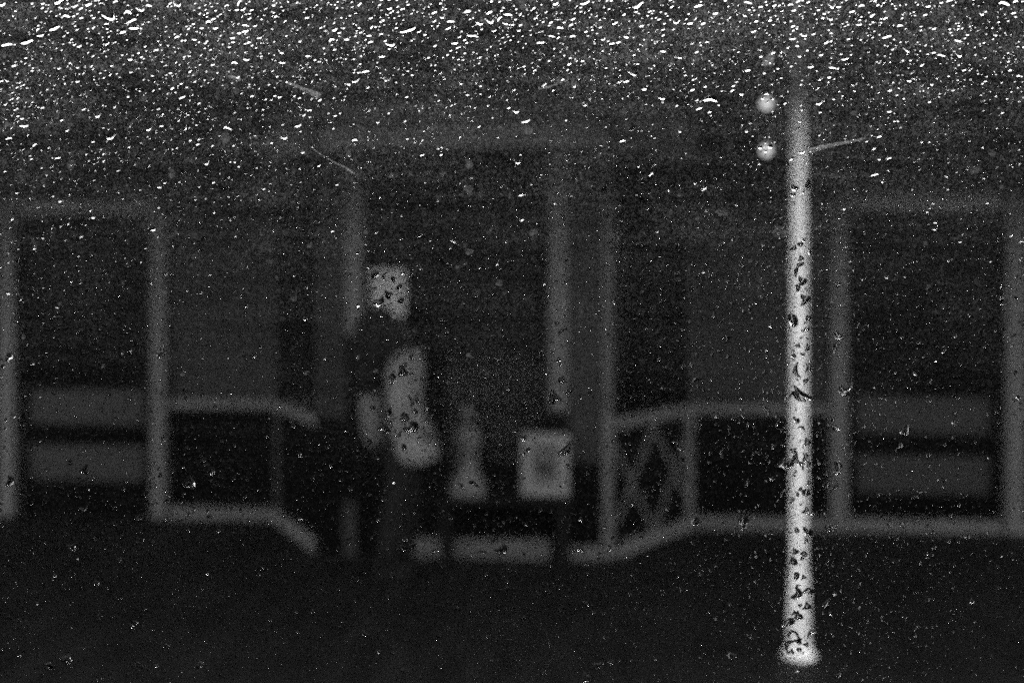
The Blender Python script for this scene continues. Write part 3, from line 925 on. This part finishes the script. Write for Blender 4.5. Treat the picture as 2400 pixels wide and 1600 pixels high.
grid = {}
for x, y, q in used:
    for gx in range(int((x - q) // 24), int((x + q) // 24) + 1):
        for gy in range(int((y - q) // 24), int((y + q) // 24) + 1):
            grid.setdefault((gx, gy), []).append((x, y, q))
def clear(px, py, r):
    for gx in (int(px // 24) - 1, int(px // 24), int(px // 24) + 1):
        for gy in (int(py // 24) - 1, int(py // 24), int(py // 24) + 1):
            for x, y, q in grid.get((gx, gy), ()):
                if (x - px) ** 2 + (y - py) ** 2 < (q * 0.8 + r) ** 2:
                    return False
    return True
VS, FS = [], []
def small(N, lo, hi, power, n_, rg, gate, from_py=-1e9, flat=0.0):
    cnt = 0
    t = 0
    while cnt < N and t < N * 6:
        t += 1
        px = rnd.uniform(-700, 3100) if rnd.random() < 0.15 else rnd.uniform(-100, 2500)
        py = rnd.uniform(-500, 2200) if rnd.random() < 0.10 else rnd.uniform(-60, 1660)
        x, z = pxw(px, py)
        if not (WX0 + .01 < x < WX1 - .01 and WZ0 - CAM_Z + .01 < z < WZ1 - CAM_Z - .01):
            continue
        if py < from_py:
            continue
        if rnd.random() > (row_density(px, py) - gate) * 2.2:
            continue
        if py > 900 and hi > 3 and not flat and rnd.random() < 0.45:
            continue
        half = lo + (hi - lo) * rnd.random() ** power
        if py < 110: half *= 1.15
        if not clear(px, py, half):
            continue
        grid.setdefault((int(px // 24), int(py // 24)), []).append((px, py, half))
        ang, asp, phi, rough, bend = drop_params(px, py, False)
        phi -= R(flat)
        V_, F_ = drop_geo(half * S, half * S / asp, ang, phi, rough, bend * .6, n_, rg, rnd, 2.0)
        b0 = len(VS)
        VS.extend((vx + x, vy, vz + z) for vx, vy, vz in V_)
        FS.extend(tuple(i + b0 for i in f) for f in F_)
        cnt += 1
    return cnt
small(8000, 2.3, 6.8, 2.6, 12, 5, 0.32)
small(14000, 1.0, 2.6, 1.2, 8, 4, 0.12)
small(5200, 2.0, 5.6, 1.8, 10, 4, 0.05, 520, 9.0)
me = bpy.data.meshes.new('small_water_drops')
me.from_pydata(VS, [], FS)
me.materials.append(M['water'])
me.polygons.foreach_set('use_smooth', [True] * len(me.polygons))
o = link('small_water_drops', me, None, win)
o.location = (0, DROP_Y, 0)
tag(o, kind='stuff')

# -- dried spots, smears, flecks
def flat_patch(name, px, py, pts, m, y=0.0054):
    bm = bmesh.new()
    vs = [bm.verts.new((a_ * S, 0, -b_ * S)) for a_, b_ in pts]
    vi = [bm.verts.new((a_ * S * .9, 0.00004, -b_ * S * .9)) for a_, b_ in pts]
    bm.faces.new(vi[::-1])
    for i in range(len(pts)):
        bm.faces.new((vs[i], vs[(i + 1) % len(pts)], vi[(i + 1) % len(pts)], vi[i]))
    o = from_bm(name, bm, m, win)
    x, z = pxw(px, py)
    o.location = (x, y, z)
    return o
spots = [(495, 28, 9), (378, 9, 9), (646, 12, 7), (230, 158, 6), (244, 160, 8), (320, 166, 5), (341, 233, 7), (170, 386, 11), (405, 407, 11), (530, 325, 12),
         (556, 215, 8), (1225, 15, 15), (1302, 7, 8), (987, 260, 9), (1100, 386, 14), (1098, 445, 14), (1237, 307, 12), (1462, 262, 7), (1394, 40, 8),
         (1509, 118, 8), (2080, 32, 14), (1725, 75, 7), (1838, 120, 8), (1628, 140, 9), (2320, 118, 9), (2345, 165, 7), (2210, 70, 7), (1187, 64, 7),
         (1310, 188, 8), (690, 700, 8), (925, 740, 7), (1060, 165, 7), (1170, 663, 9), (1250, 545, 9), (980, 820, 7), (728, 575, 7), (720, 873, 7), (1826, 545, 16),
         (1100, 590, 10), (1690, 500, 12), (2280, 400, 12), (2320, 360, 9)]
for k in range(90):
    py = 900 * rnd.random() ** 1.3
    spots.append((rnd.uniform(0, 2400), py, rnd.uniform(3, 6.5)))
for px, py, r_ in spots:
    pts = outline(r_, r_ * rnd.uniform(.6, 1), 0, 16, 0.14, 0)
    a_ = rnd.uniform(0, PI)
    pts = [(x * math.cos(a_) - y * math.sin(a_), x * math.sin(a_) + y * math.cos(a_)) for x, y in pts]
    flat_patch('dirt_spot', px, py, pts, M['spot'])
def streak(name, pts, w0, w1, m):
    L_, R_ = [], []
    for i, (x, y) in enumerate(pts):
        a_ = pts[max(0, i - 1)]; b_ = pts[min(len(pts) - 1, i + 1)]
        dx, dy = b_[0] - a_[0], b_[1] - a_[1]
        l = math.hypot(dx, dy)
        w = w0 + (w1 - w0) * i / (len(pts) - 1)
        w *= rnd.uniform(.75, 1.2)
        L_.append((x - dy / l * w, y + dx / l * w)); R_.append((x + dy / l * w, y - dx / l * w))
    P_ = L_ + R_[::-1]
    cx, cy = P_[0]
    flat_patch(name, cx, cy, [(x - cx, y - cy) for x, y in P_], m)
streak('smear', [(676, 195), (695, 203), (715, 212), (735, 220), (752, 227)], 2, 7, M['smear'])
streak('smear', [(1893, 356), (1925, 346), (1960, 338), (1995, 332), (2025, 325)], 5, 2, M['smear'])
streak('smear', [(735, 350), (760, 368), (790, 384), (815, 396), (833, 408)], 1, 2, M['smear'])
streak('smear', [(538, 181), (552, 184), (566, 189)], 3, 4, M['smear'])
streak('smear', [(521, 20), (527, 30), (533, 42)], 1.5, 2.5, M['smear'])
streak('smear', [(1330, 190), (1280, 208), (1262, 208)], 1, 3, M['smear'])
streak('smear', [(1068, 628), (1080, 624), (1096, 616)], 4, 2, M['spot'])
flat_patch('smear', 1797, 143, [(12, -24), (-3, -8), (-15, 8), (-10, 14), (8, 14), (14, 6), (15, -8)], M['smear'])
streak('mud_fleck', [(361, 541), (368, 555), (375, 568), (382, 580)], 1.0, 2.6, M['mud'])
for px, py, r_ in ((188, 271, 5), (858, 545, 6), (389, 686, 6), (1098, 832, 6), (1998, 267, 8), (1255, 330, 6), (2005, 272, 4)):
    flat_patch('mud_fleck', px, py, outline(r_, r_ * .75, 0, 12, 0.1, 0), M['mud'])
